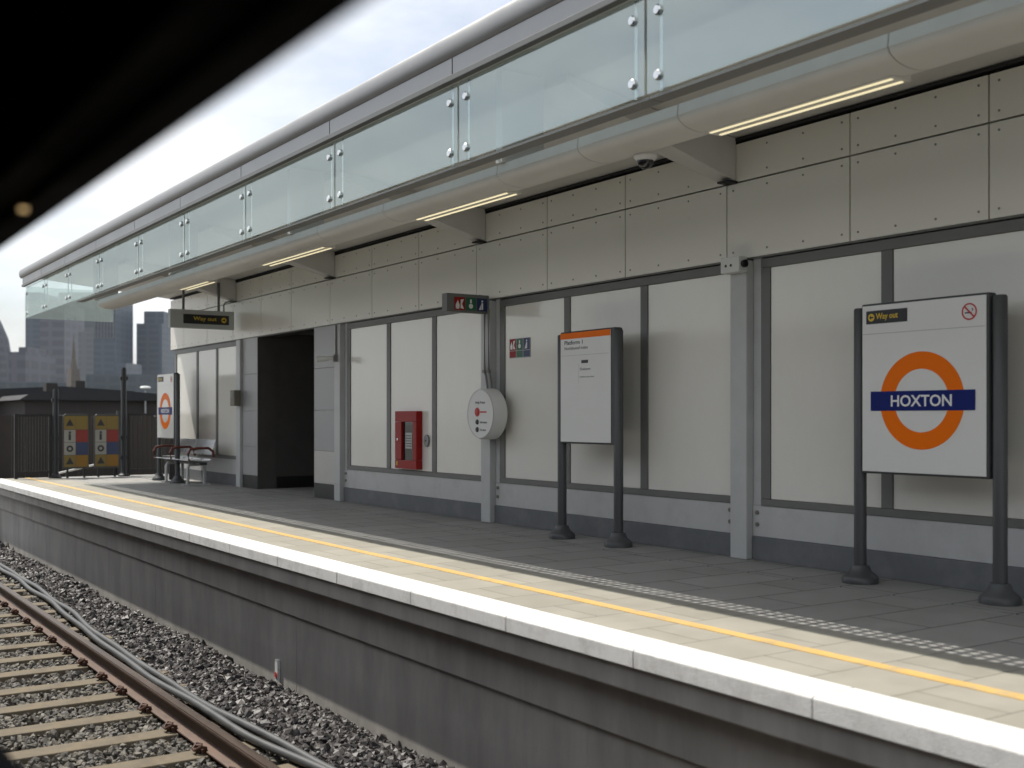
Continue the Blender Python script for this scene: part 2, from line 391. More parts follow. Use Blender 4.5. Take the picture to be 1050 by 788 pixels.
# sleepers
sl = thing('sleeper', (0, SY0, -1.08), 0, 'buff concrete sleeper lying across the near track bed', 'sleeper', 'concrete sleepers under the near track')
MB().hexa([(.6,-.135,-.16),(3.12,-.135,-.16),(3.12,.135,-.16),(.6,.135,-.16),(.61,-.10,0),(3.11,-.10,0),(3.11,.10,0),(.61,.10,0)]).build('beam', M['sleeper'], sl, bevel=.008)
for rx in (1.15, 2.62):
    for sx in (-1, 1):
        m = MB().box(rx+sx*.075-.02, rx+sx*.075+.02+sx*.0, -.05, .05, .001, .035)
        m.tube([(rx+sx*.06, -.045, .04), (rx+sx*.1, -.05, .055), (rx+sx*.135, -.02, .03), (rx+sx*.135, .02, .03), (rx+sx*.1, .05, .055), (rx+sx*.06, .045, .04)], .011, 6)
        m.cyl((rx+sx*.10, 0, .001), (rx+sx*.10, 0, .06), .022, 8)
        m.build('rail_clip', M['clip'], sl)
for i in range(1, 62):
    c = copy_tree(sl); c.location.y = SY0+i*SP + random.uniform(-.015, .015); c.rotation_euler.z = random.uniform(-.008, .008)
# cables
def cable(off, label, zoff):
    pts = [(3.10, 30), (3.08, 24), (3.05, 17.2), (3.0, 14.2), (2.87, 11.6), (2.85, 9.8), (2.86, 8.5), (2.90, 7.65), (3.02, 6.4), (3.1, 4.5), (3.08, 1)]
    pts = pts[::-1]; path = []
    ys = np.array([p[1] for p in pts]); xs = np.array([p[0] for p in pts])
    for y in np.linspace(1, 30, 150):
        x = np.interp(y, ys, xs); x = .5*x+.25*np.interp(y-.7, ys, xs)+.25*np.interp(y+.7, ys, xs)
        path.append((x+off+.012*math.sin(y*3.1+off*50), y, -1.035+zoff+.008*math.sin(y*2.3+off*30)))
    o = MB().tube(path, .03, 10).build('trackside_cable', M['cable'], smooth=True); tag(o, label, 'cable')
cable(0, 'grey trackside cable lying next to the rail on the sleeper ends', 0)
cable(.07, 'grey trackside cable on the ballast side, alongside its twin', .004)

# ------------------------------------------------------------------ platform
pf = thing('platform', (CX, 0, 0), 0, kind='structure')
B(4.062, 5.05, NEAR, FAR, -.08, 0.0).build('edge_paving', M['edgepave'], pf, world=True)
B(5.052, 6.38, NEAR, FAR, -.08, 0.0).build('slab_paving', M['slab'], pf, world=True)
B(6.382, 6.415, NEAR, FAR, -.08, -.012).build('drain_channel', M['dark'], pf, world=True)
B(6.417, 9.5, NEAR, FAR, -.08, 0.001).build('wall_side_paving', M['slab'], pf, world=True)
B(4.47, 4.56, NEAR, FAR, 0.0, .004).build('yellow_line', M['yline'], pf, world=True)
y = -5.03 + .02
while y < FAR:
    y1 = min(y+1.189, FAR)
    MB().prism([(CX, -.10), (CX+.27, -.10), (CX+.27, .003), (CX+.012, .003), (CX, -.008)], 'y', y, y1).build('coping_slab', M['coping'], pf, world=True, bevel=.006)
    y += 1.193
B(CX+.035, 5.0, NEAR, FAR, -.24, -.102).build('haunch', M['concrete'], pf, world=True, bevel=.01)
wall = MB().box(4.0, 4.4, NEAR, FAR, -1.36, -.56)
wall.box(3.965, 4.4, NEAR, FAR, -.558, -.242)
wall.build('platform_wall', M['concrete'], pf, world=True, bevel=.012)
# construction joints of the wall, narrow pilaster lines
for i in range(7):
    B(3.998, 4.001, -3.2+i*4.2, -3.2+i*4.2+.012, -1.35, -.57).build('wall_joint', M['concrete'], pf, world=True)
# far ramp off the platform end
MB().hexa([(CX+.03, FAR, -1.3), (9.5, FAR, -1.3), (9.5, FAR+8, -1.3), (CX+.03, FAR+8, -1.3), (CX+.03, FAR, -.01), (9.5, FAR, -.01), (9.5, FAR+8, -.6), (CX+.03, FAR+8, -.6)]).build('end_ramp', M['concrete'], pf, world=True)
mk = thing('trackside_marker', (3.99, 9.80, -1.28), -PI/2, 'small white marker with a red dot standing at the foot of the platform wall', 'marker')
B(-.035, .035, -.018, .008, 0, .27).build('plate', M['plastic'], mk, bevel=.004)
MB().lathe([(.0, -.004), (.028, -.004), (.028, 0)], (0, -.0185, .13), 14, 'y').build('red_dot', M['redink'], mk)

# ------------------------------------------------------------------ station building
bd = thing('station_building', (7.02, 10, 0), 0, 'long white panelled platform building with grey frames and a dark doorway', 'building')
ZB0, ZB1 = .52, 2.44
WEND = 22.55
# structure behind the panels
core = MB()
core.box(WX+.05, 7.32, -2, 15.76, .0, 3.56); core.box(WX+.05, 7.32, 18.06, WEND, 0, 3.56); core.box(WX+.05, 7.32, 15.76, 18.06, 2.53, 3.56)
core.build('core_wall', M['dark'], bd, world=True)
def bay(y0, y1, edges):
    """panels between mullion positions; edges = list of (a, b) panel spans"""
    for a, b in edges:
        B(WX, WX+.045, a, b, ZB0, ZB1).build('wall_panel', M['enamel'], bd, world=True, bevel=.004)
def mull(a, b): B(WX-.012, WX+.048, a, b, ZB0, ZB1).build('mullion', M['frame'], bd, world=True, bevel=.003)
panels = []
for k, pc in enumerate(P_POST):
    if k == 3: continue
    nxt = None
# bay list : (post centre far, post centre near)
for hi, lo in ((2.96, -1.0), (6.935, 2.96), (10.925, 6.935), (14.875, 10.925)):
    top = hi-.30; w = (top-(lo+.13)-.20)/3
    mull(hi-.30, hi-.20)
    B(WX+.004, WX+.05, hi-.198, hi-.10, ZB0-.06, ZB1+.1).build('post_flashing', M['band'], bd, world=True)
    a = top
    for j in range(3):
        bay(0, 0, [(a-w+.002, a-.002)]); a -= w
        if j < 2: mull(a-.10, a); a -= .10
    B(WX-.008, WX+.048, lo+.10, lo+.128, ZB0, ZB1).build('mullion', M['frame'], bd, world=True)
    B(WX-.014, WX+.049, lo+.10, hi-.20, ZB0-.06, ZB0-.002).build('sill_rail', M['frame'], bd, world=True, bevel=.003)
    B(WX-.014, WX+.049, lo+.10, hi-.20, ZB1+.002, ZB1+.08).build('head_rail', M['frame'], bd, world=True, bevel=.003)
    B(WX-.004, WX+.048, lo+.10, hi-.10, .20, ZB0-.062).build('lower_panel', M['band'], bd, world=True, bevel=.003)
    B(WX-.016, WX+.048, lo+.10, hi-.10, 0.002, .198).build('plinth', M['plinth'], bd, world=True, bevel=.004)
    for yy in (lo+.165, hi-.155):
        m = MB()
        for zz in (.30, .40): m.cyl((WX-.016, yy, zz), (WX-.003, yy, zz), .018, 10)
        m.build('bolt', M['rivet'], bd, world=True)
# far bay beyond the doorway
fb = [(WEND-.1, 21.24), (21.14, 20.15), (20.05, 18.97)]
for a, b in fb: bay(0, 0, [(b+.002, a-.002)])
for a, b in ((WEND-.1, WEND), (21.142, 21.238), (20.052, 20.148)): mull(a, b)
B(WX-.014, WX+.049, 18.97, WEND, ZB0-.06, ZB0-.002).build('sill_rail', M['frame'], bd, world=True)
B(WX-.014, WX+.049, 18.97, WEND, ZB1+.002, ZB1+.08).build('head_rail', M['frame'], bd, world=True)
B(WX-.004, WX+.048, 18.97, WEND, .20, ZB0-.062).build('lower_panel', M['band'], bd, world=True)
B(WX-.016, WX+.048, 18.97, WEND, 0.002, .198).build('plinth', M['plinth'], bd, world=True)
for pc in P_POST:
    m = MB().box(WX-.075, WX+.02, pc-.095, pc+.095, .002, 2.52)
    m.build('wall_post', M['post'], bd, world=True, bevel=.006)
# tiled piers beside the doorway
for (a, b) in ((14.985, 15.76), (18.06, 18.735)):
    for (z0, z1, mm) in ((.22, .70, 'tile_sunlit' if a < 15 else 'tile'), (.703, 1.30, 'tile'), (1.303, 1.92, 'tile'), (1.923, 2.528, 'tile')):  # lowest tile of one pier carries the painted sun patch
        B(WX-.03, WX+.048, a, b, z0, z1).build('pier_tile', M[mm], bd, world=True, bevel=.003)
    B(WX-.032, WX+.048, a, b, .002, .218).build('pier_base', M['black'], bd, world=True)
for yy in (15.7615, 18.0465): B(WX-.028, 7.32, yy, yy+.011, .004, 2.527).build('door_jamb', M['passage'], bd, world=True)
# passage behind the doorway
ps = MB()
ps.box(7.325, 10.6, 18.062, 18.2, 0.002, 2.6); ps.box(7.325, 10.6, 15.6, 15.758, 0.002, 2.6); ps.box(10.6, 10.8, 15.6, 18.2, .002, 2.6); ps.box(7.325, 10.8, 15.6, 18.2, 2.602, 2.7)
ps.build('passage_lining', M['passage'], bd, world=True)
B(7.33, 10.59, 18.05, 18.06, .002, .2).build('passage_skirting', M['black'], bd, world=True)
B(7.07, 10.6, 15.762, 18.058, -.02, .0035).build('passage_floor', M['slab'], bd, world=True)
# upper cladding
SE = [-2.0, -.65, .67, 2.0, 3.35, 4.615, 5.79, 7.11, 8.48, 9.77, 11.18, 12.55, 13.85, 15.19, 16.62, 17.88, 19.2, 20.55, 21.9, 22.75]
CXF = 6.985
for i in range(len(SE)-1):
    a, b = SE[i]+.007, SE[i+1]-.007
    for z0, z1 in ((2.545, 3.19), (3.205, 3.525)):
        m = MB().box(CXF, CXF+.04, a, b, z0, z1); n = 4
        for j in range(n):
            yy = a+.07+(b-a-.14)*j/(n-1)
            for zz in (z0+.06, z1-.055): m.cyl((CXF-.004, yy, zz), (CXF-.0004, yy, zz), .009, 8)
        p = m.build('cladding_panel', M['clad'], bd, world=True)
        p.data.materials.append(M['rivet'])
        p.data.polygons.foreach_set('material_index', [0 if q < 6 else 1 for q in range(len(p.data.polygons))])
B(CXF+.01, WX+.048, -2, 22.74, 2.53, 2.543).build('cladding_drip', M['frame'], bd, world=True)
B(6.97, 7.6, -2, 22.74, 3.552, 3.575).build('wall_head', M['dark'], bd, world=True)
B(7.06, 11, -2, 15.55, 3.0, 3.5).build('rear_block', M['band'], bd, world=True)
B(7.06, 11, -2, 15.5, .0, 2.998).build('rear_wall', M['band'], bd, world=True)
B(7.33, 11, 18.3, WEND-.02, .0, 3.5).build('rear_wall', M['band'], bd, world=True)

# ------------------------------------------------------------------ canopy
cn = thing('platform_canopy', (7.0, 10, 3.5), 0, 'long glass fronted station canopy over the platform with a rounded metal roof edge', 'canopy')
C0, C1 = -2.0, 22.9
GX = 4.286
# roof body (soffit rises towards the track)
MB().prism([(7.7, 3.578), (7.02, 3.578), (4.48, 3.822), (4.48, 3.925), (7.7, 3.88)], 'y', C0, C1).build('roof_deck', M['soffit'], cn, world=True)
# rounded nosing and fascia strips
prof = [(4.262, 3.985), (4.24, 3.985)] + [(4.24-.045*math.sin(a), 3.90+.085*math.cos(a)) for a in np.linspace(.2, PI-.2, 10)] + [(4.24, 3.815), (4.262, 3.82)]
MB().prism(prof, 'y', C0, C1+.1).build('roof_edge', M['roofmetal'], cn, world=True, smooth=True)
for i in range(-1, 12):
    a, b = C0+i*0, 0
GJ = [-2.95, -.95, 1.05, 3.03, 5.02, 7.11, 9.22, 11.40, 13.42, 15.35, 17.40, 19.40, 21.20, 22.88]
for i in range(len(GJ)-1):
    a, b = max(GJ[i], C0)+.008, GJ[i+1]-.008
    if b < C0: continue
    B(4.235, 4.262, a, b, 3.69, 3.812).build('fascia_strip', M['roofmetal'], cn, world=True)
B(4.222, 4.28, C0, C1, 3.645, 3.688).build('glazing_rail', M['frame'], cn, world=True, bevel=.004)
for i in range(len(GJ)-1):
    a, b = max(GJ[i], C0)+.012, GJ[i+1]-.012
    if b < C0: continue
    g = B(GX, GX+.012, a, b, 3.06, 3.642).build('glass_panel', M['glass'], cn, world=True)
    for yy in (a+.10, b-.10):
        B(GX+.022, GX+.03, yy-.013, yy+.013, 3.06, 3.64).build('glazing_bar', M['chrome'], g, world=True)
        for zz in (3.145, 3.515):
            MB().lathe([(0, -.020), (.024, -.019), (.031, -.012), (.031, 0), (.02, .0), (.02, .03)], (GX-.0005, yy, zz), 16, 'x').build('bolt', M['chrome'], g, world=True, smooth=True)
# end pane
B(4.31, 5.9, C1-.012, C1, 3.06, 3.66).build('end_glass', M['glass'], cn, world=True)
# open grating between glass and service duct
TE = 18.95
gr = MB(); yy = C0
while yy < C1:
    gr.box(4.262, 4.48, yy, yy+.026, 3.905, 3.925); yy += .082
for xx in (4.318, 4.40): gr.box(xx, xx+.024, C0, C1, 3.926, 3.944)
gr.build('roof_edge_grille', M['galv'], cn, world=True)
for i in range(len(GJ)-1):
    a, b = max(GJ[i], C0)+.004, min(GJ[i+1]-.004, TE)
    if b > a: B(GX+.028, 4.425, a, b, 3.036, 3.052).build('drip_tray', M['soffit_dark'], cn, world=True)
# service duct with curved underside
def arc():
    pts = [(4.655, 3.09), (4.645, 3.02)]
    for t in np.linspace(0, 1, 12):
        a = PI+ t*PI*.86
        pts.append((4.84+.19*math.cos(a), 3.02+.075*math.sin(a)))
    pts += [(5.02, 3.0), (5.02, 3.09)]
    return pts
TJ = [C0, .9, 2.3, 3.62, 5.15, 6.15, 7.15, 9.0, 10.4, 12.6, 14.2, 15.5, 17.2, TE]
for i in range(len(TJ)-1):
    MB().prism(arc(), 'y', TJ[i]+.004, TJ[i+1]-.004).build('service_duct', M['tube'], cn, world=True, smooth=True)
# brackets
def bracket(y):
    m = MB()
    zb = lambda x: 3.21+(6.98-x)*.255
    X = [6.98, 6.2, 5.6, 5.06]; W = [.085, .12, .20, .26]
    top = lambda x: 3.576+(7.02-x)*.094
    vs = []; 
    for x, w in zip(X, W):
        vs += [(x, y-w, zb(x)), (x, y+w, zb(x)), (x, y+w, top(x)), (x, y-w, top(x))]
    fs = [(0, 1, 2, 3), (15, 14, 13, 12)]
    for i in range(3):
        b = i*4
        for k in range(4): l = (k+1) % 4; fs.append((b+k, b+l, b+4+l, b+4+k))
    m.add(vs, fs); o = m.build('bracket', M['soffit'], cn, world=True, bevel=.006)
    B(6.86, 6.985, y-.10, y+.02, 3.192, 3.208).build('bracket_shoe', M['dark'], cn, world=True)
    # hanger from bracket to duct
    B(4.62, 5.0, y-.04, y+.04, 3.092, top(4.8)-.01).build('duct_hanger', M['soffit'], cn, world=True)
for yb in (-.98, 3.0, 7.08, 11.06, 15.1, 19.12): bracket(yb)
# lamps in the duct
def lamp(a, b, label):
    t = thing('strip_light', (4.9, (a+b)/2, 2.9), 0, label, 'light fitting', 'strip lights along the canopy duct')
    B(4.84, 4.99, a-.03, b+.03, 2.938, 2.99).build('housing', M['tube'], t, world=True, bevel=.004)
    for x in (4.862, 4.945): B(x, x+.02, a, b, 2.934, 2.9375).build('light_tube', M['lamp'], t, world=True)
lamp(3.77, 5.10, 'glowing strip light in the canopy duct nearest the front, above the large station sign')
lamp(7.35, 8.78, 'glowing strip light in the canopy duct above the help point, second from the front')
lamp(10.75, 12.4, 'glowing strip light in the canopy duct above the red cabinet, third from the front')
lamp(14.3, 15.4, 'small far strip light in the canopy duct just before the hanging yellow lettered sign')
# dome cameras
def dome(loc, label):
    t = thing('dome_camera', loc, 0, label, 'camera')
    MB().lathe([(.0, 0), (.075, 0), (.082, -.02), (.06, -.045), (.0, -.045)], (0, 0, 0), 24).build('housing', M['plastic'], t, smooth=True)
    MB().lathe([(.055, -.046)]+[(.055*math.cos(a), -.046-.055*math.sin(a)) for a in np.linspace(.2, PI/2, 7)], (0, 0, 0), 24).build('dome', M['domeglass'], t, smooth=True)
dome((4.95, 5.80, 2.952), 'white dome camera with smoked bowl under the duct left of the brightest strip light')
dome((5.9, 18.9, 3.46), 'small dark dome camera under the far bracket above the hanging sign')

# ------------------------------------------------------------------ signs
def arrow_disc(parent, x, z, r, y, m1, m2):
    MB().lathe([(0, -.0012), (r, -.0012), (r, 0)], (x, y, z), 20, 'y').build('arrow_disc', m1, parent)
    MB().poly([(x-r*.7, z), (x-r*.05, z+r*.6), (x-r*.05, z+r*.2), (x+r*.65, z+r*.2), (x+r*.65, z-r*.2), (x-r*.05, z-r*.2), (x-r*.05, z-r*.6)], y-.0024, y-.0013).build('arrow', m2, parent)
def post_base(x, h, parent):
    p = MB().lathe([(.0, 0), (.0, h), (.045, h), (.045, .02), (0, .02)][1:4][::-1] and [(.045, .05), (.045, h-.012), (.038, h), (0, h)], (x, .035, 0), 20).build('post', M['signgrey'], parent, smooth=True)
    MB().lathe([(0, .001), (.13, .001), (.13, .035), (.118, .055), (.08, .085), (.064, .13), (.0, .13)], (x, .035, 0), 24).build('post_base', M['signgrey'], p, smooth=True)
def station_sign(loc, label, w=.99, z0=.81, z1=1.995):
    t = thing('station_sign', loc, -PI/2, label, 'station sign')
    h = w/2
    B(-h-.012, h+.012, -.012, .075, z0-.012, z1+.012).build('frame', M['signgrey'], t, bevel=.012)
    B(-h+.004, h-.004, -.02, -.0125, z0+.004, z1-.004).build('panel', M['signwhite'], t, bevel=.002)
    for x in (-h-.06, h+.06): post_base(x, z1-.01, t)
    cz = 1.312; yf = -.0205
    MB().ring(.335, .217, yf-.002, yf, 72, (0, cz)).build('roundel_ring', M['orange'], t)
    B(-.415, .415, yf-.004, yf-.0022, cz-.068, cz+.068).build('roundel_bar', M['blue'], t)
    text('lettering', 'HOXTON', 0, cz-.040, .080, M['letter'], t, yf-.0042, w=.485, align='CENTER', bold=.018)
    B(-h+.01, h-.01, yf-.0006, yf-.0001, z1-.208, z1-.203).build('header_rule', M['line'], t)
    B(-h+.04, -h+.385, yf-.003, yf-.0003, z1-.135, z1-.042).build('direction_plate', M['black'], t)
    arrow_disc(t, -h+.085, z1-.089, .027, yf-.0033, M['yellow'], M['black'])
    text('direction_lettering', 'Way out', -h+.125, z1-.117, .055, M['yellow'], t, yf-.0033, w=.185, bold=.012)
    # no smoking mark
    c = (h-.125, z1-.105)
    MB().ring(.056, .046, yf-.002, yf-.0003, 32, c).build('prohibition_ring', M['redink'], t)
    m = MB(); k = .034
    m.poly([(c[0]-k-.004, c[1]+k-.004), (c[0]-k+.004, c[1]+k+.004), (c[0]+k+.004, c[1]-k+.004), (c[0]+k-.004, c[1]-k-.004)], yf-.0028, yf-.0021); m.build('prohibition_bar', M['redink'], t)
    m = MB().box(c[0]-.032, c[0]+.018, yf-.0016, yf-.0004, c[1]-.012, c[1]-.003)
    m.poly([(c[0]+.02, c[1]+.0), (c[0]+.03, c[1]+.012), (c[0]+.022, c[1]+.022), (c[0]+.016, c[1]+.018), (c[0]+.022, c[1]+.011)], yf-.0016, yf-.0004)
    m.build('cigarette', M['ink'], t)
    return t
station_sign((6.64, 4.885, 0), 'large white station sign with orange ring and blue HOXTON bar in the right foreground')
station_sign((6.40, 21.1, 0), 'distant white station sign with orange ring by the bench at the far platform end')

ib = thing('information_board', (6.63, 8.63, 0), -PI/2, 'tall white poster board with an orange top band on two grey posts', 'notice board')
h = .395; z0, z1 = .955, 2.02
B(-h-.014, h+.05, -.012, .085, z0-.014, z1+.012).build('frame', M['signgrey'], ib, bevel=.014)
B(-h+.004, h-.004, -.019, -.0125, z0+.004, z1-.004).build('poster', M['signwhite'], ib, bevel=.002)
B(-h+.004, h-.004, -.022, -.0192, z1-.062, z1-.004).build('header_band', M['orange'], ib)
for x in (-h-.045, h+.045): post_base(x, z1-.01, ib)
text('title_lettering', 'Platform 1', -h+.07, z1-.118, .040, M['ink'], ib, -.0192, w=.29, bold=.012)
text('subtitle_lettering', 'Northbound trains', -h+.07, z1-.168, .030, M['ink'], ib, -.0192, w=.37)
B(-h+.03, h-.03, -.0196, -.0191, z1-.226, z1-.222).build('rule', M['line'], ib)
B(-.055, .05, -.0196, -.0191, z1-.305, z1-.275).build('line_mark', M['ink'], ib)
text('line_lettering', 'Dalston', -.075, z1-.372, .025, M['ink'], ib, -.0192, w=.16)
text('line_lettering', 'Dalston Junction', -.075, z1-.447, .020, M['duct'], ib, -.0192, w=.22)
B(-.10, -.097, -.0196, -.0191, z1-.50, z1-.31).build('rule', M['line'], ib)

# hanging way out sign (faces along the platform)
ws = thing('hanging_sign', (6.33, 19.0, 2.70), 0, 'grey hanging sign box with yellow Way out lettering under the far canopy', 'sign')
B(-.52, .585, -.06, .06, 0, .31).build('sign_box', M['post'], ws, bevel=.006)
B(-.30, .49, -.066, -.0605, .075, .235).build('sign_face', M['black'], ws)
text('sign_lettering', 'Way out', -.13, .115, .085, M['yellow'], ws, -.0665, w=.40, bold=.012)
MB().lathe([(0, -.0015), (.045, -.0015), (.045, 0)], (.40, -.0665, .155), 20, 'y').build('arrow_disc', M['yellow'], ws)
MB().poly([(.43, .155), (.40, .185), (.40, .165), (.37, .165), (.37, .145), (.40, .145), (.40, .125)], -.0692, -.0682).build('arrow', M['black'], ws)
for x in (-.28, .33): MB().cyl((x, 0, .31), (x, 0, .86 if x < 0 else .80), .022, 10).build('hanger_rod', M['frame'], ws)
MB().tube([(.42, .0, .31), (.42, .0, .42), (.45, .0, .47), (.52, .0, .49), (.6, .0, .5)], .014, 8).build('cable', M['duct'], ws)

# projecting light box with pictograms
lb = thing('sign_light_box', (6.70, 10.90, 2.37), 0, 'grey projecting box sign with red, green and blue pictogram squares', 'sign')
B(-.31, .245, -.055, .055, 0, .205).build('sign_box', M['frame'], lb, bevel=.006)
def picto(parent, x, z, s, y, bg, kind):
    p = B(x, x+s, y-.002, y, z, z+s*1.05).build('pictogram_tile', M[bg], parent)
    m = MB(); cx = x+s/2; q = y-.0032; e = y-.0021
    if kind == 0:   # flame and hose
        m.poly([(x+s*.15, z+s*.1), (x+s*.45, z+s*.1), (x+s*.5, z+s*.4), (x+s*.32, z+s*.8), (x+s*.12, z+s*.4)], q, e)
        m.poly([(x+s*.58, z+s*.15), (x+s*.9, z+s*.1), (x+s*.72, z+s*.5), (x+s*.9, z+s*.9), (x+s*.6, z+s*.85)], q, e)
    elif kind == 1:  # round figure
        m.lathe([(0, q-e), (s*.2, q-e), (s*.2, 0)], (cx, e, z+s*.36), 14, 'y'); m.box(cx-s*.08, cx+s*.08, q, e, z+s*.6, z+s*.9)
    else:
        m.box(cx-s*.06, cx+s*.10, q, e, z+s*.12, z+s*.66); m.lathe([(0, q-e), (s*.09, q-e), (s*.09, 0)], (cx+s*.02, e, z+s*.8), 10, 'y')
        m.poly([(cx-s*.3, z+s*.1), (cx-s*.1, z+s*.1), (cx-s*.1, z+s*.55)], q, e)
    m.build('pictogram', M['letter'], p)
for i, c in enumerate(('red', 'green', 'navy')): picto(lb, -.215+i*.147, .022, .138, -.0555, c, i)
for dx in (-.035, .035): pass
# help point
hp = thing('help_point', (6.925, 10.70, 1.235), -PI/2, 'round white help point drum with call buttons on the grey wall post', 'help point')
MB().lathe([(0, 0), (.262, 0), (.285, -.02), (.285, -.16), (.262, -.19), (0, -.19)], (0, 0, 0), 48, 'y').build('drum', M['plastic'], hp, smooth=True)
MB().ring(.272, .262, -.192, -.186, 48).build('bezel', M['band'], hp)
text('title_lettering', 'Help Point', -.10, .105, .035, M['ink'], hp, -.1905, w=.2, bold=.01)
MB().ring(.05, .035, -.195, -.1905, 24, (-.06, .02)).build('emergency_mark', M['redink'], hp)
MB().lathe([(0, -.012), (.03, -.01), (.034, 0)], (-.06, -.1905, .02), 16, 'y').build('emergency_button', M['redink'], hp)
MB().box(-.0, .13, -.1925, -.1905, .012, .028).build('emergency_bar', M['redink'], hp)
for z in (-.09, -.175): MB().lathe([(0, -.012), (.026, -.01), (.03, 0)], (-.06, -.1905, z), 16, 'y').build('call_button', M['ink'], hp)
text('button_lettering', 'Information', 0, -.105, .026, M['ink'], hp, -.1905, w=.14)
text('button_lettering', 'Fire Alarm', 0, -.188, .022, M['ink'], hp, -.1905, w=.12)
MB().lathe([(0, -.008), (.02, -.006), (.02, 0)], (-.245, -.178, -.02), 12, 'y').build('side_button', M['ink'], hp)
cd = thing('conduit_pair', (6.94, 10.8, 1.5), 0, 'two thin grey conduits dropping from the box sign to the help point', 'conduit')
for dy in (.05, -.035):
    MB().tube([(6.925, 10.86+dy, 2.42), (6.925, 10.86+dy, 1.72), (6.925, 10.83+dy, 1.66), (6.92, 10.78+dy, 1.48)], .013, 8).build('conduit', M['duct'], cd, world=True)
    B(6.905, 6.944, 10.84+dy, 10.88+dy, 1.70, 1.735).build('clip', M['duct'], cd, world=True)
# sticker sign
st = thing('safety_notice', (WX-.001, 10.33, 1.85), -PI/2, 'small six square red, green and blue safety notice on the white panel', 'sign')
B(-.205, .205, -.004, 0, 0, .215).build('backing', M['line'], st)
for i, c in enumerate(('red', 'green', 'navy')):
    picto(st, -.198+i*.135, .085, .122, -.0042, c, i)
    B(-.198+i*.135, -.198+i*.135+.122, -.006, -.0042, .008, .078).build('caption_tile', M[c], st)
# fire cabinet
fc = thing('fire_cabinet', (WX-.001, 12.80, .54), -PI/2, 'red fire equipment cabinet with dark glass door on the white wall', 'cabinet')
fr = MB(); hw = .285
fr.box(-hw, hw, -.09, -.001, .0, .11); fr.box(-hw, hw, -.09, -.001, .60, .735); fr.box(-hw, -.11, -.09, -.001, .112, .598); fr.box(.19, hw, -.09, -.001, .112, .598)
fr.build('frame', M['red'], fc, bevel=.006)
B(-.11, .19, -.06, -.05, .11, .60).build('window', M['darkglass'], fc)
m = MB().lathe([(0, .15), (.055, .15), (.06, .17), (.06, .40), (.03, .45), (.02, .48), (0, .48)], (.03, -.03, 0), 16); m.build('notice', M['line'], fc, smooth=True) if False else None
B(-.05, .12, -.063, -.0605, .26, .46).build('notice', M['line'], fc)
for k in range(5): B(-.04, .11, -.0645, -.0632, .285+k*.033, .295+k*.033).build('notice_print', M['ink'], fc)
MB().lathe([(0, -.012), (.016, -.01), (.018, 0)], (-.20, -.0905, .37), 12, 'y').build('latch', M['chrome'], fc)
B(-.235, -.21, -.094, -.0905, .04, .09).build('label_mark', M['yellow'], fc)
kb = thing('key_box', (WX-.001, 12.38, .905), -PI/2, 'small oval grey key plate on the wall right of the red cabinet', 'key plate')
pts = [(.055*math.cos(a)*1.0, .075*math.sin(a)) for a in np.linspace(0, 2*PI, 24, endpoint=False)]
MB().poly(pts, -.03, 0).build('cover', M['galv'], kb, bevel=.006)
MB().cyl((0, -.034, 0), (0, -.0305, 0), .014, 10).build('keyhole', M['ink'], kb)
# wall boxes
jb = thing('junction_box', (6.945, 6.93, 2.415), -PI/2, 'small white junction box with two holes at the top of a wall post', 'box')
B(-.115, .10, -.10, -.001, 0, .135).build('body', M['plastic'], jb, bevel=.008)
for x in (-.05, .01): MB().cyl((x, -.1035, .06), (x, -.1005, .06), .012, 10).build('hole', M['ink'], jb)
MB().lathe([(0, -.03), (.03, -.028), (.034, 0)], (0, 0, 0), 12, 'x').build('gland', M['ink'], jb).location = (.1305, -.05, .068)
wb = thing('wall_box', (6.944, 18.80, 1.39), -PI/2, 'brownish call box on the grey post left of the doorway', 'box')
B(-.10, .10, -.12, -.001, 0, .27).build('body', mat('brown_box', (.17, .155, .115), .5), wb, bevel=.01)
B(-.06, .06, -.126, -.1205, .14, .24).build('face', M['duct'], wb)
hk = thing('wall_lamp', (6.944, 14.88, 2.02), -PI/2, 'small white spout lamp on the grey post right of the doorway', 'lamp')
B(-.03, .03, -.05, -.001, -.03, .07).build('back_plate', M['duct'], hk)
MB().cyl((0, -.05, .02), (-.10, -.26, .0), .03, 12, .045).build('lamp_head', M['plastic'], hk)
MB().tube([(0, -.012, .07), (0, -.012, .5)], .013, 8).build('conduit', M['duct'], hk)

# ------------------------------------------------------------------ bench
bn = thing('platform_bench', (6.66, 20.35, 0), -PI/2, 'perforated steel bench with orange armrests against the far wall', 'bench')
L2 = 1.0
for x in (-.62, .62):
    m = MB().tube([(x, -.30, .02), (x, -.30, .30), (x, -.27, .36), (x, -.05, .37), (x, .0, .33), (x, .0, .02)], .028, 10); m.box(x-.04, x+.04, -.40, .10, .001, .018)
    m.build('leg', M['post'], bn, smooth=True)
B(-L2, L2, -.22, -.08, .365, .41).build('beam', M['seatdark'], bn, bevel=.006)
for k in range(4):
    a = -L2+k*.5+.02
    MB().prism([(-.42, .445), (-.40, .458), (-.20, .436), (-.03, .44), (.0, .47), (.0, .455), (-.03, .425), (-.20, .42), (-.40, .442)], 'x', a, a+.46).build('seat', M['steel'], bn, bevel=.004)
    MB().prism([(.0, .54), (.07, .80), (.085, .80), (.015, .535)], 'x', a, a+.46).build('backrest', M['steel'], bn, bevel=.004)
for x in (-L2, -.0, L2):
    MB().tube([(x, -.40, .44), (x, -.42, .56), (x, -.38, .64), (x, -.25, .66), (x, -.06, .66), (x, .02, .60), (x, .03, .50)], .024, 10).build('armrest', M['benchred'], bn, smooth=True)
B(-1.55, -L2-.05, -.10, .12, .40, .46).build('side_shelf', M['seatdark'], bn)
m = MB(); m.box(-1.4, -1.34, -.02, .12, .001, .40); m.build('shelf_leg', M['seatdark'], bn)

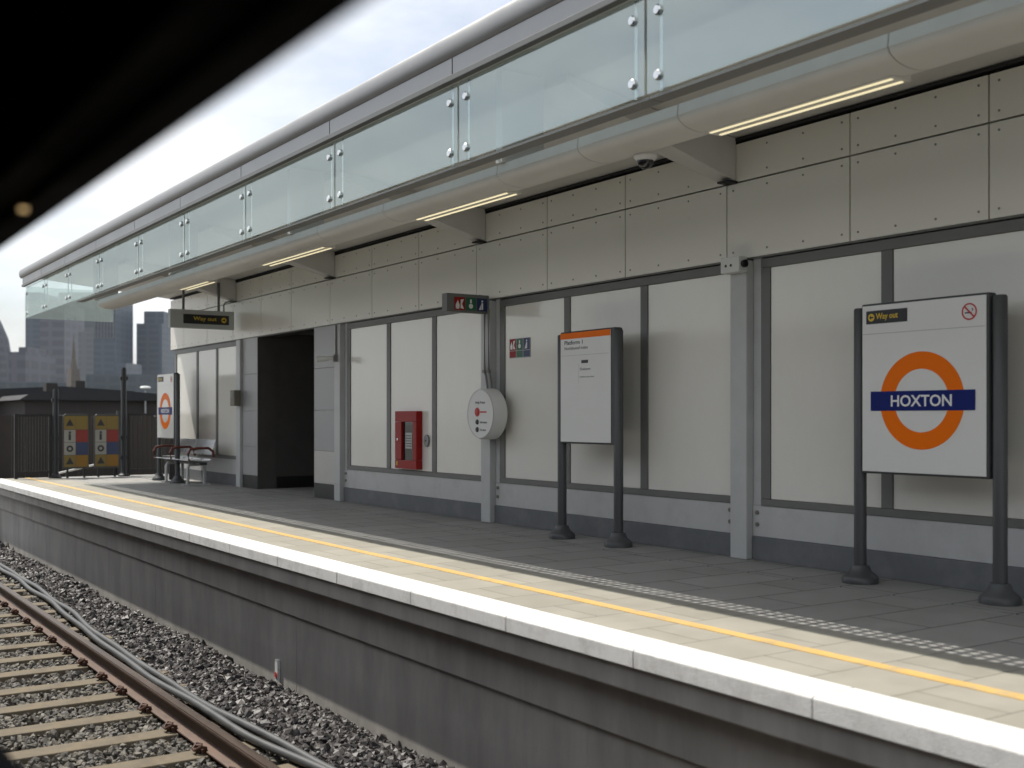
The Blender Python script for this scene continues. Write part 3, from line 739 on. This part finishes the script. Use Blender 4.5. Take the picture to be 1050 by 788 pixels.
# ------------------------------------------------------------------ barrier at the platform end
def gate_board(x, label):
    t = thing('warning_board', (x, 23.45, .0), 0, label, 'warning board')
    w = .245; zt = 1.26; zb = .18
    pr = [(-w, zb), (w, zb)] + [(w-.07+.07*math.cos(a), zt-.07+.07*math.sin(a)) for a in np.linspace(0, PI/2, 6)] + [(-w+.07+.07*math.cos(a), zt-.07+.07*math.sin(a)) for a in np.linspace(PI/2, PI, 6)]
    MB().poly(pr, .0, .03).build('board', M['signgrey'], t, bevel=.004)
    hts = [zb+.03, zb+.27, zb+.52, zb+.77, zt-.035]
    lc = ('yellow_shaded', 'grey_shaded', 'grey_shaded', 'yellow_shaded'); rc = ('yellow_shaded', 'red_shaded', 'navy_shaded', 'amber_shaded')
    for k in range(4):
        a, b = hts[k]+.004, hts[k+1]-.004
        kk = 3-k
        tl = B(-w+.02, -.01, -.004, -.0003, a, b).build('pictogram_tile', M[lc[kk]], t)
        c = -w/2+.005; mz = (a+b)/2
        m = MB()
        if kk in (0, 3): m.poly([(c-.075, mz-.06), (c+.075, mz-.06), (c, mz+.075)], -.0065, -.0045)
        elif kk == 1: m.box(c-.025, c+.02, -.0065, -.0045, mz-.08, mz+.04); m.lathe([(0, -.002), (.025, -.002), (.025, 0)], (c, -.0045, mz+.07), 10, 'y')
        else: m.ring(.065, .03, -.0065, -.0045, 20, (c, mz))
        m.build('pictogram', M['ink'], tl)
        B(-.004, w-.02, -.004, -.0003, a, b).build('colour_tile', M[rc[kk]], t)
    for xx in (-.16, .16): B(xx-.02, xx+.02, .005, .025, .001, zb+.0).build('leg', M['fence'], t)
    B(-w-.01, w+.01, .004, .028, zt+.0, zt+.02).build('top_rail', M['fence'], t) if False else None
M['grey_shaded'] = mat('shaded_white', (.30, .30, .27), .5)  # board colours darkened: the shade they stand in is painted in
M['yellow_shaded'] = mat('shaded_yellow', (.21, .15, .04), .5, var=.08)
M['red_shaded'] = mat('shaded_red', (0.231, 0.033, 0.028), .5)
M['navy_shaded'] = mat('shaded_blue', (0.039, 0.055, 0.121), .5)
M['amber_shaded'] = mat('shaded_amber', (0.248, 0.132, 0.017), .5)
gate_board(5.33, 'yellow, red and blue warning board on the end barrier, the one nearer the track')
gate_board(5.92, 'yellow, red and blue warning board on the end barrier, the one nearer the bench')
def bpost(x, h, label):
    t = thing('barrier_post', (x, 23.55, 0), 0, label, 'post')
    MB().lathe([(.0, 0), (.11, 0), (.11, .03), (.07, .06), (.055, .10), (.055, h-.03), (.04, h), (0, h)], (0, 0, 0), 16).build('shaft', M['fence'], t, smooth=True)
    for z in (.35, .75, h-.25): B(-.075, .075, -.03, .03, z, z+.07).build('hinge', M['fence'], t)
bpost(4.97, 1.75, 'thick black barrier post left of the two warning boards')
bpost(6.28, 2.2, 'taller black barrier post right of the two warning boards')
def railing(x0, x1, y, z1, label, bars):
    t = thing('end_railing', ((x0+x1)/2, y, 0), 0, label, 'railing')
    for x in (x0, x1): B(x-.03, x+.03, y-.03, y+.03, .0, z1).build('upright', M['fence'], t, world=True)
    for z in (.10, z1-.05): B(x0, x1, y-.022, y+.022, z, z+.045).build('rail', M['fence'], t, world=True)
    m = MB(); n = int((x1-x0)/bars)
    for i in range(1, n):
        x = x0+(x1-x0)*i/n; m.box(x-.009, x+.009, y-.009, y+.009, .14, z1-.05)
    m.build('bars', M['fence'], t, world=True)
    return t
railing(4.25, 4.88, 23.6, 1.26, 'black mesh gate between the platform edge and the barrier post', .05)
railing(6.38, 7.6, 23.6, 1.28, 'black barred railing between the taller post and the bench', .09)
railing(3.5, 4.1, 26.5, 1.1, 'low dark railing past the platform end beside the track', .11)
hd = thing('board_fence', (7, 26.6, -.6), 0, 'dark close boarded fence behind the barrier at the platform end', 'fence')
for i in range(20):
    B(4.15+i*.28, 4.15+i*.28+.272, 26.6+.006*(i % 3), 26.64+.006*(i % 3), -.9, 1.22+.02*math.sin(i*1.7)).build('board', M['brickdark'], hd, world=True)
for i in range(5): B(4.2+i*1.36, 4.3+i*1.36, 26.5, 26.59, -.9, 1.34).build('fence_post', M['fence'], hd, world=True)
ladder = thing('fallen_rail', (5.4, 23.2, 0), 0, 'pale handrail tube lying aslant behind the warning boards', 'tube')
MB().tube([(5.0, 24.3, .02), (6.1, 24.3, .26)], .02, 8).build('tube', M['post'], ladder, world=True)

# ------------------------------------------------------------------ town beyond
def house(x, y, w, d, ze, zr, label, wins=3, roof='slate', wallm='brickdark', chim=True):
    t = thing('terraced_house', (x, y, -8), 0, label, 'house', 'low houses beyond the platform end')
    B(x-w/2, x+w/2, y-d/2, y+d/2, -8, ze).build('wall', M[wallm], t, world=True)
    r = MB().prism([(x-w/2-.3, ze), (x+w/2+.3, ze), (x+w/2-.1, ze+.25), (x, zr), (x-w/2+.1, ze+.25)], 'y', y-d/2-.3, y+d/2+.3).build('roof', M[roof], t, world=True)
    if chim:
        c = B(x+w*.2, x+w*.2+.6, y-.4, y+.4, zr-1.0, zr+.5).build('chimney', M['brickdark'], r, world=True)
    for i in range(wins):
        xx = x-w/2+w*(i+.5)/wins
        for zz in (ze-2.2, ze-5.0):
            f = B(xx-.5, xx+.5, y-d/2-.06, y-d/2+.02, zz, zz+1.5).build('window', M['line'], t, world=True)
            B(xx-.42, xx+.42, y-d/2-.075, y-d/2-.062, zz+.08, zz+1.42).build('pane', M['darkglass'], f, world=True)
for (px, d, w, yt, lab, k) in ((10, 62, 9, 402, 'dark slate roofed house left of the barrier, nearest the track', 1),
                            (47, 75, 9, 398, 'dark brick house with chimney behind the black mesh gate', 1),
                            (88, 58, 7.5, 402, 'dark brick house directly behind the two warning boards', 0),
                            (124, 66, 7, 405, 'dark brick house behind the taller barrier post', 0),
                            (158, 84, 9, 404, 'dark brick house behind the far station sign', 1)):
    x, y, z = at_dist(px, yt, d)
    house(x, y, w, 9, z-.5, z, lab, chim=bool(k))
def block(px0, px1, ytop, d, depth, m, label, name='office_tower', roof=None, ybase=430):
    x0, y0, zt = at_dist(px0, ytop, d); x1, y1, _ = at_dist(px1, ytop, d)
    w = math.hypot(x1-x0, y1-y0); a = math.atan2(y1-y0, x1-x0)
    t = thing(name, ((x0+x1)/2, (y0+y1)/2, -8), a, label, 'tower' if 'tower' in name else 'building')
    b = B(-w/2, w/2, 0, depth, 0, zt+8).build('facade', M[m], t)
    if roof:
        B(-w*.3, w*.25, depth*.2, depth*.8, zt+8, zt+8+roof).build('plant_room', M[m], t)
    return t, w, zt+8
block(26, 41, 300, 900, 40, 'tw_blue', 'blue grey office tower at the left, its top behind the canopy glass')
block(41, 66, 312, 860, 40, 'tw_violet', 'violet grey office tower with pale floor bands behind the canopy end', roof=4)
block(60, 98, 300, 1000, 40, 'tw_dark', 'dark teal tower rising behind the church spire')
block(80, 97, 340, 820, 30, 'tw_pale', 'pale grey slab block right of the church spire', roof=3)
t, w, hh = block(96, 118, 306, 760, 36, 'tw_blue', 'blue office tower with vertical fins under the canopy duct end')
m = MB()
for i in range(7): x = -w/2+w*(i+.5)/7; m.box(x-.35, x+.35, -.9, -.02, hh*.70, hh)
m.build('fins', M['tw_pale'], t)
block(117, 129, 372, 700, 30, 'tw_blue', 'low blue grey block between the two tall blue towers', name='office_block')
t, w, hh = block(140, 166, 332, 800, 36, 'tw_blue', 'tall stepped blue tower left of the far station sign')
B(-w/2+w*.22, w/2, 4, 32, hh, hh+9).build('upper_storeys', M['tw_blue'], t)
block(88, 167, 384, 520, 40, 'tw_dark', 'long low blue grey block along the foot of the towers', name='office_block')
block(9, 26, 361, 600, 40, 'tw_violet', 'low violet grey block at the far left beside the domed tower', name='office_block', roof=3)
block(-40, 60, 392, 480, 30, 'tw_dark', 'long dark low block at the far left below the domed tower', name='office_block')
# domed tower
x, y, z = at_dist(-14, 318, 950)
dt = thing('domed_tower', (x, y, -8), 0, 'rounded bullet shaped dark tower at the left edge of the picture', 'tower')
hh = z+8
MB().lathe([(17, 0), (21, hh*.35), (20.5, hh*.55), (17, hh*.76), (11, hh*.91), (5, hh*.98), (0, hh)], (0, 0, 0), 40).build('facade', M['tw_violet'], dt, smooth=True)
# church spire
x, y, z = at_dist(75.5, 344, 420)
cs = thing('church_steeple', (x, y, -8), .2, 'thin brown church spire standing in front of the office towers', 'church'); H8 = z+8
s = H8
B(-2.3, 2.3, -2.3, 2.3, 0, s*.52).build('tower', M['stone'], cs)
MB().hexa([(-1.9,-1.9,s*.52),(1.9,-1.9,s*.52),(1.9,1.9,s*.52),(-1.9,1.9,s*.52),(-1.5,-1.5,s*.68),(1.5,-1.5,s*.68),(1.5,1.5,s*.68),(-1.5,1.5,s*.68)]).build('belfry', M['stone'], cs)
MB().lathe([(1.5, 0), (1.1, s*.06), (.75, s*.10), (.65, s*.16), (.3, s*.24), (.05, s*.32)], (0, 0, s*.68), 8).build('spire', M['stone'], cs)
for sx in (-1, 1): B(sx*1.2-.5, sx*1.2+.5, -2.36, -2.29, s*.36, s*.46).build('louvre', M['dark'], cs)
# street lamp with white head
x, y, z = at_dist(149, 398, 55)
sl_ = thing('street_lamp', (x, y, -8), 0, 'street lamp with a flat white head left of the far station sign', 'lamp')
MB().cyl((0, 0, 0), (0, 0, z+7.9), .09, 10, .05).build('column', M['galv'], sl_)
MB().lathe([(0, .1), (.2, .08), (.26, 0), (.2, -.06), (0, -.07)], (0, 0, z+8), 20).build('lamp_head', M['plastic'], sl_, smooth=True)

# ------------------------------------------------------------------ the carriage the picture is taken from
tr = thing('train_carriage', (-1.08, 8.9, -.9), 0, 'dark carriage on the farther track, its open window head across the top left', 'train')
TX0, TX1 = -2.50, .33
TY0, TY1 = -3.2, 21.0
WZ0, WZ1 = .68, 1.468
wins = [(-2.6, -1.3), (-.5, 2.75), (3.6, 6.6), (7.5, 10.5), (11.4, 14.4), (15.3, 18.3), (19.0, 20.4)]
for sx, (xa, xb, xi) in ((1, (TX1-.04, TX1, TX1-.085)), (-1, (TX0, TX0+.04, TX0+.085))):
    inn = (xi, xa-.001) if sx == 1 else (xb+.001, xi)
    B(xa, xb, TY0, TY1, -.75, WZ0).build('side_panel', M['train_blue'] if sx < 0 else M['black_in'], tr, world=True)
    B(xa, xb, TY0, TY1, WZ1, 2.25).build('header_panel', M['train_white'] if sx < 0 else M['black_in'], tr, world=True)
    B(*inn, TY0, TY1, -.02, WZ0).build('inner_lining', M['black_in'], tr, world=True)
    B(*inn, TY0, TY1, WZ1+.012, 2.25).build('inner_lining', M['black_in'], tr, world=True)
    k0, k1 = (TX1+.001, TX1+.005) if sx == 1 else (TX0-.005, TX0-.001)
    B(k0, k1, TY0, TY1, WZ1+.02, 2.24).build('outer_skin', M['train_white'], tr, world=True)
    B(k0, k1, TY0, TY1, -.74, WZ0-.03).build('outer_skin', M['train_blue'], tr, world=True)
    ys = [TY0]+[v for w in wins for v in w]+[TY1]
    for i in range(0, len(ys), 2):
        B(xa, xb, ys[i], ys[i+1], WZ0, WZ1).build('pillar', M['train_white'] if sx < 0 else M['black_in'], tr, world=True)
        B(*inn, ys[i]+.003, ys[i+1]-.003, WZ0, WZ1+.01).build('inner_pillar', M['black_in'], tr, world=True)
    for w in wins:
        if sx == 1 and w[0] == -.5: continue
        B((xa+xb)/2-.004, (xa+xb)/2+.004, w[0]+.001, w[1]-.001, WZ0+.001, WZ1-.001).build('window', M['darkglass'], tr, world=True)
rp = [(TX1, 2.252), (TX1-.12, 2.50), (TX1-.5, 2.72), (-1.08, 2.80), (TX0+.5, 2.72), (TX0+.12, 2.50), (TX0, 2.252), (TX0+.09, 2.252), (TX0+.2, 2.44), (TX0+.55, 2.62), (-1.08, 2.70), (TX1-.55, 2.62), (TX1-.2, 2.44), (TX1-.09, 2.252)]
MB().prism(rp, 'y', TY0, TY1).build('roof', M['black_in'], tr, world=True)
B(TX0+.09, TX1-.09, TY0, TY1, -.12, -.021).build('floor', M['black_in'], tr, world=True)
for y in (TY0-.06, TY1): B(TX0, TX1, y, y+.06, -.75, 2.6).build('end_wall', M['black_in'], tr, world=True)
for y in (-1.0, 18.6):
    b = B(-2.0, -.2, y-1.2, y+1.2, -1.0+.08, -.6).build('bogie', M['rubber'], tr, world=True)
    for dy in (-.9, .9):
        for x in (-1.80, -.36):
            MB().cyl((x-.05, y+dy, -.915+.41), (x+.05, y+dy, -.915+.41), .41, 24).build('wheel', M['rail'], b, world=True)
al = thing('reflected_light_spot', (.29, 1.56, 1.468), 0, 'small amber glow standing for reflected interior light on the dark window head at the top left', 'lamp')  # glowing dot added in place of a reflected interior light
MB().lathe([(0, -.004), (.0045, -.003), (.0055, 0)], (0, 0, -.0005), 16).build('lens', M['amber'], al, smooth=True)

# ------------------------------------------------------------------ light, sky, camera
SD = Vector((-.20, .56, 1.0)).normalized()
sun = bpy.data.lights.new('sun', 'SUN'); sun.energy = 4.2; sun.angle = math.radians(.4); sun.color = (1, .945, .86)
so = bpy.data.objects.new('sun', sun); COL.objects.link(so); so.rotation_euler = SD.to_track_quat('Z', 'Y').to_euler(); so.location = (0, 0, 60)
W = bpy.data.worlds.new('World'); S.world = W; W.use_nodes = True
N = W.node_tree.nodes; L = W.node_tree.links
bg = N['Background']; sky = N.new('ShaderNodeTexSky'); sky.sky_type = 'NISHITA'; sky.sun_disc = False
sky.sun_elevation = math.asin(SD.z); sky.sun_rotation = math.atan2(SD.x, SD.y); sky.air_density = 1.0; sky.dust_density = 2.5; sky.ozone_density = 1.0
tc = N.new('ShaderNodeTexCoord'); mp = N.new('ShaderNodeMapping'); mp.inputs['Scale'].default_value = (1, 1, 2.6)
nz = N.new('ShaderNodeTexNoise'); nz.inputs['Scale'].default_value = 2.2; nz.inputs['Detail'].default_value = 8; nz.inputs['Roughness'].default_value = .55
L.new(tc.outputs['Generated'], mp.inputs[0]); L.new(mp.outputs[0], nz.inputs[0])
cr = N.new('ShaderNodeMapRange'); cr.inputs[1].default_value = .30; cr.inputs[2].default_value = .56; cr.inputs[4].default_value = .95
L.new(nz.outputs['Fac'], cr.inputs[0])
mx = N.new('ShaderNodeMix'); mx.data_type = 'RGBA'; mx.inputs[7].default_value = (8.3, 8.5, 8.8, 1)
L.new(cr.outputs[0], mx.inputs[0]); L.new(sky.outputs[0], mx.inputs[6]); L.new(mx.outputs[2], bg.inputs[0])
bg.inputs[1].default_value = .10

hz = bpy.data.materials.new('haze'); hz.use_nodes = True; hn = hz.node_tree; hn.nodes.remove(hn.nodes['Principled BSDF'])
pv = hn.nodes.new('ShaderNodeVolumePrincipled'); pv.inputs['Color'].default_value = (.80, .87, .95, 1); pv.inputs['Density'].default_value = .00008; pv.inputs['Anisotropy'].default_value = .2
hn.links.new(pv.outputs[0], hn.nodes['Material Output'].inputs['Volume'])
tag(B(-1450, 1850, -650, 2450, -9.5, 130).build('haze', hz), kind='stuff')
cam = bpy.data.cameras.new('camera'); co = bpy.data.objects.new('camera', cam); COL.objects.link(co)
cam.sensor_width = 36; cam.lens = FPX/1050*36
cam.shift_y = (YH-394)/1050
co.location = (0, 0, 1.2); co.rotation_euler = (PI/2, 0, -TH)
cam.clip_start = .05; cam.clip_end = 6000
cam.dof.use_dof = True; cam.dof.focus_distance = 11.5; cam.dof.aperture_fstop = 2.0
S.camera = co
S.view_settings.view_transform = 'Standard'; S.view_settings.look = 'None'; S.view_settings.gamma = 1; S.view_settings.exposure = 0.48
S.render.engine = 'CYCLES'
S.cycles.use_denoising = True
S.cycles.max_bounces = 8
S.cycles.caustics_reflective = False; S.cycles.caustics_refractive = False
